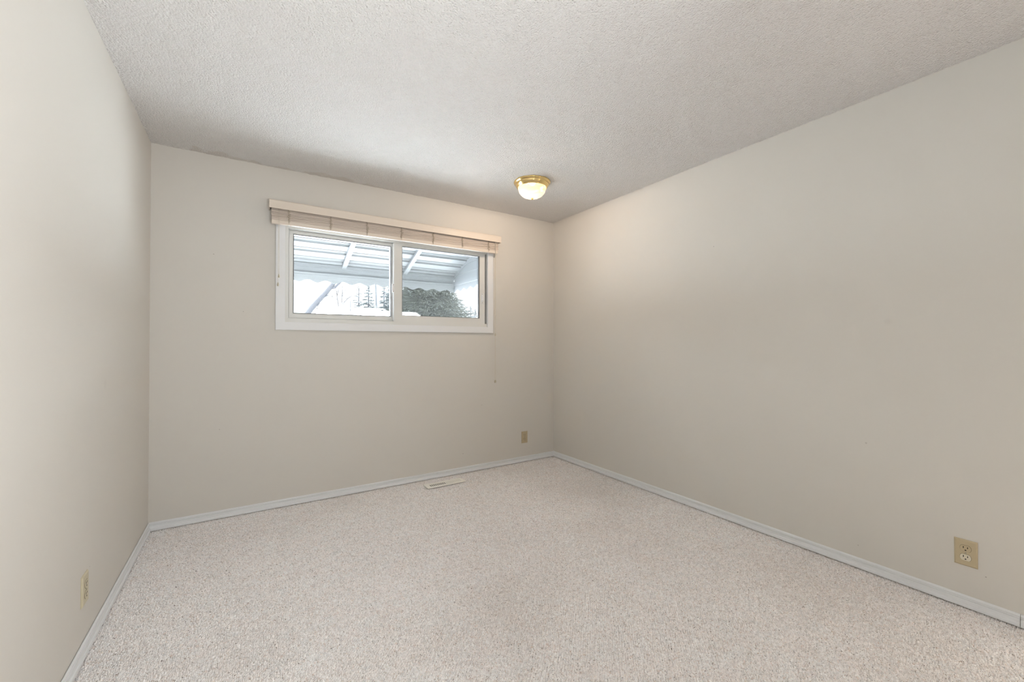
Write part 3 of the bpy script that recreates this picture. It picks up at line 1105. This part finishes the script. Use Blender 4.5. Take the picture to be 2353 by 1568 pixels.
spruce('spruce_tree', 'narrow blue spruce just right of the utility pole', 9.98, 36.0, 6.40, 0.20, M['spruce_blue'], 5, whorl=0.34, twigs=8, dens=0.9, group=G, tw=0.055, zmin=2.0)
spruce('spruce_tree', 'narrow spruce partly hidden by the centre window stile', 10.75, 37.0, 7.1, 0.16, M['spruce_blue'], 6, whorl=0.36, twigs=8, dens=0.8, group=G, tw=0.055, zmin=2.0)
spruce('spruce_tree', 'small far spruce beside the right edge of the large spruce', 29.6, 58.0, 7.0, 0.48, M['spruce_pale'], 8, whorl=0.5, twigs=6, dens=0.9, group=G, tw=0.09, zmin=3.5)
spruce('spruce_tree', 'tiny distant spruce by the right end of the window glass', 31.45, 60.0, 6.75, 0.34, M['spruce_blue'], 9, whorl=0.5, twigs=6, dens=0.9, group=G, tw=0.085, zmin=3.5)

# leaning trunk
lt_root = empty('leaning_tree', (0.55, 16, GROUND))
tag(lt_root, 'thick leaning bare tree trunk in the left window pane', 'tree')
b = NB()
tube(b, [(0.55, 16, GROUND - 0.1), (0.95, 16, 0.5), (1.42, 16, 1.5), (1.77, 16, 2.2), (1.92, 16, 2.44), (2.12, 16, 2.70), (2.36, 16, 2.98), (2.57, 16, 3.27), (2.80, 16.05, 3.62), (3.2, 16.1, 4.3), (3.5, 16.2, 5.2)],
     [0.16, 0.13, 0.110, 0.095, 0.092, 0.088, 0.082, 0.074, 0.068, 0.055, 0.03], 14)
for v in b.verts:
    v.co += Vector((random.uniform(-1, 1), random.uniform(-1, 1), random.uniform(-1, 1))) * 0.006
obj('trunk', b, M['bark'], lt_root, smooth=True)
for bp, br, bn in (
        ([(2.50, 16, 3.16), (2.66, 15.97, 3.20), (2.76, 15.95, 3.31), (2.9, 15.9, 3.45)], [0.05, 0.042, 0.036, 0.028], 8),
        ([(2.28, 16, 2.86), (2.36, 15.95, 2.85), (2.45, 15.9, 2.92)], [0.03, 0.022, 0.012], 6),
        ([(2.02, 16, 2.52), (2.10, 15.95, 2.52), (2.16, 15.9, 2.60)], [0.03, 0.02, 0.010], 6)):
    b = NB()
    tube(b, bp, br, bn)
    obj('branch', b, M['bark'], lt_root, smooth=True)


def bare(label, polys, y, foot):
    K, H0 = 1.30, 1.163                                   # stands behind the neighbouring house
    sc = lambda p: Vector((p[0] * K, p[1] * K, p[2] if p[2] <= GROUND else H0 + (p[2] - H0) * K))
    polys = [([sc(p) for p in pp], [q * K for q in rd]) for pp, rd in polys]
    root = empty('bare_tree', (foot * K, y * K, GROUND))
    tag(root, label, 'tree', 'bare trees beyond the neighbouring roofs')
    b = NB()
    tube(b, polys[0][0], polys[0][1], 7)
    obj('trunk', b, M['twig'], root, smooth=True)
    b = NB()
    for p, rd in polys[1:]:
        tube(b, p, rd, 5)
    obj('branches', b, M['twig'], root, smooth=True)


def twigs(seed, stems, y, n):
    r = random.Random(seed)
    out = []
    for _ in range(n):
        p = Vector(r.choice(stems))
        d = Vector((r.uniform(-1, 1), r.uniform(-0.3, 0.3), r.uniform(0.1, 1))).normalized()
        pts = [p]
        for k in range(4):
            d = (d + Vector((r.uniform(-0.4, 0.4), 0, r.uniform(-0.15, 0.4)))).normalized()
            pts.append(pts[-1] + d * r.uniform(0.10, 0.22))
        out.append((pts, [0.012, 0.010, 0.008, 0.006, 0.004]))
    return out


bare('slender bare tree forking behind the neighbouring roof', [
    ([(4.95, 28, GROUND), (4.90, 28, 2.6), (4.88, 28, 3.6), (4.84, 28, 3.93), (4.80, 28, 4.21), (4.86, 28, 4.49), (4.93, 28, 4.75), (5.0, 28, 5.3)], [0.06, 0.045, 0.034, 0.030, 0.026, 0.022, 0.016, 0.01]),
    ([(4.80, 28, 4.25), (4.76, 28, 4.5), (4.66, 28, 4.78), (4.6, 28, 5.2)], [0.02, 0.016, 0.012, 0.008]),
    ([(4.84, 28, 3.95), (4.68, 28, 4.06), (4.5, 28, 4.12), (4.34, 28, 4.10), (4.2, 28, 4.2)], [0.02, 0.016, 0.013, 0.01, 0.006]),
    ] + twigs(5, [(4.5, 28, 4.12), (4.66, 28, 4.78), (4.86, 28, 4.49), (4.34, 28, 4.1), (4.8, 28, 4.2)], 28, 14), 28, 4.95)
bare('upright bare sapling beside the dark roof flue', [
    ([(5.05, 29, GROUND), (5.20, 29, 2.6), (5.26, 29, 3.67), (5.28, 29, 4.30), (5.30, 29, 4.85), (5.33, 29, 5.5)], [0.05, 0.04, 0.030, 0.026, 0.02, 0.01]),
    ([(5.28, 29, 4.45), (5.45, 29, 4.68), (5.60, 29, 4.85)], [0.016, 0.012, 0.008]),
    ] + twigs(6, [(5.28, 29, 4.3), (5.3, 29, 4.85), (5.45, 29, 4.68)], 29, 9), 29, 5.05)
bare('bare tree with one long slanting branch above the flue', [
    ([(4.75, 26.5, GROUND), (4.80, 26.5, 2.0), (4.86, 26.5, 3.45), (4.95, 26.5, 3.68), (5.12, 26.5, 3.88), (5.45, 26.5, 4.16)], [0.06, 0.05, 0.040, 0.034, 0.028, 0.02]),
    ] + twigs(8, [(5.12, 26.5, 3.88), (5.45, 26.5, 4.16)], 26.5, 5), 26.5, 4.75)
bare('low bushy bare tree behind the leaning trunk', [
    ([(3.9, 30, GROUND), (3.9, 30, 2.6), (3.86, 30, 3.3), (3.95, 30, 3.75)], [0.05, 0.04, 0.03, 0.015]),
    ] + twigs(12, [(3.86, 30, 3.3), (3.95, 30, 3.75), (3.9, 30, 3.0)], 30, 26), 30, 3.9)

# utility pole
pl = empty('utility_pole', (11.95, 45, GROUND))
tag(pl, 'tall grey utility pole between the spruces', 'utility pole')
b = NB(); tube(b, [(11.86, 45, GROUND - 0.2), (11.70, 45, 4.6), (11.58, 45, 7.6), (11.50, 45, 9.5)], [0.125, 0.105, 0.085, 0.08], 12)
obj('shaft', b, M['pole'], pl, smooth=True)
b = NB(); box(b, 10.7, 12.3, 44.92, 45.02, 9.0, 9.12, 0.01)
obj('cross_arm', b, M['pole'], pl)


# ------------------------------------------------------------------ outside: neighbouring roofs under snow
def hip_house(label, x0, x1, y0, y1, zr, rise, ridge0, ridge1, over=0.0):
    """ridge along x from ridge0 to ridge1 at mid depth, eaves at zr-rise"""
    root = empty('neighbouring_house', ((x0 + x1) / 2, (y0 + y1) / 2, GROUND))
    tag(root, label, 'house', 'snow covered houses beyond the yard')
    ze = zr - rise
    b = NB(); box(b, x0 + 0.35, x1 - 0.35, y0 + 0.35, y1 - 0.35, GROUND, ze + 0.05)
    obj('house_wall', b, M['siding'], root)
    ym = (y0 + y1) / 2
    b = NB()
    e = [b.verts.new(p) for p in ((x0, y0, ze), (x1, y0, ze), (x1, y1, ze), (x0, y1, ze))]
    e2 = [b.verts.new((v.co.x, v.co.y, ze - 0.14)) for v in e]
    rg_ = [b.verts.new((ridge0, ym, zr)), b.verts.new((ridge1, ym, zr))]
    b.faces.new((e[0], e[1], rg_[1], rg_[0])); b.faces.new((e[1], e[2], rg_[1])); b.faces.new((e[2], e[3], rg_[0], rg_[1])); b.faces.new((e[3], e[0], rg_[0]))
    for k in range(4):
        b.faces.new((e[k], e2[k], e2[(k + 1) % 4], e[(k + 1) % 4]))
    b.faces.new(e2)
    rf = obj('snowy_roof', b, M['snow'], root)
    for q, s in ((e_, r_) for e_, r_ in (((x0, y0, ze), (ridge0, ym, zr)), ((x1, y0, ze), (ridge1, ym, zr)))):
        b = NB()
        tube(b, [Vector(q), Vector(s)], 0.016, 6)
        obj('hip_edge', b, M['ridge'], rf)
    return root, rf


# nearest: roof whose two bare hip lines meet at a peak
hip_house('snow covered hipped roof peaking beside the leaning trunk', 0.6, 5.4, 20.2, 26.2, 2.88, 1.05, 3.38, 3.42)
hb, rf = hip_house('long snowy roof with flue and vent pipe behind the peaked roof', 3.2, 9.2, 27.0, 33.6, 3.72, 0.60, 4.9, 8.7)
b = NB()
box(b, 4.98, 5.14, 27.6, 27.76, 3.1, 3.66)
tube(b, [(5.06, 27.68, 3.62), (5.06, 27.68, 3.74)], 0.06, 10)
box(b, 4.97, 5.15, 27.59, 27.77, 3.72, 3.75)
obj('flue', b, M['metal_dark'], hb)
b = NB()
tube(b, [(5.52, 27.5, 3.0), (5.52, 27.5, 3.86)], 0.03, 10)
obj('vent_pipe', b, M['pole'], hb, smooth=True)
gr, rf = hip_house('low snowy garage roof in front of the large spruce', 2.3, 4.86, 11.4, 14.2, 2.165, 0.62, 2.95, 4.56)
gr.name = 'neighbouring_garage'
gr['category'] = 'garage'
del gr['group']
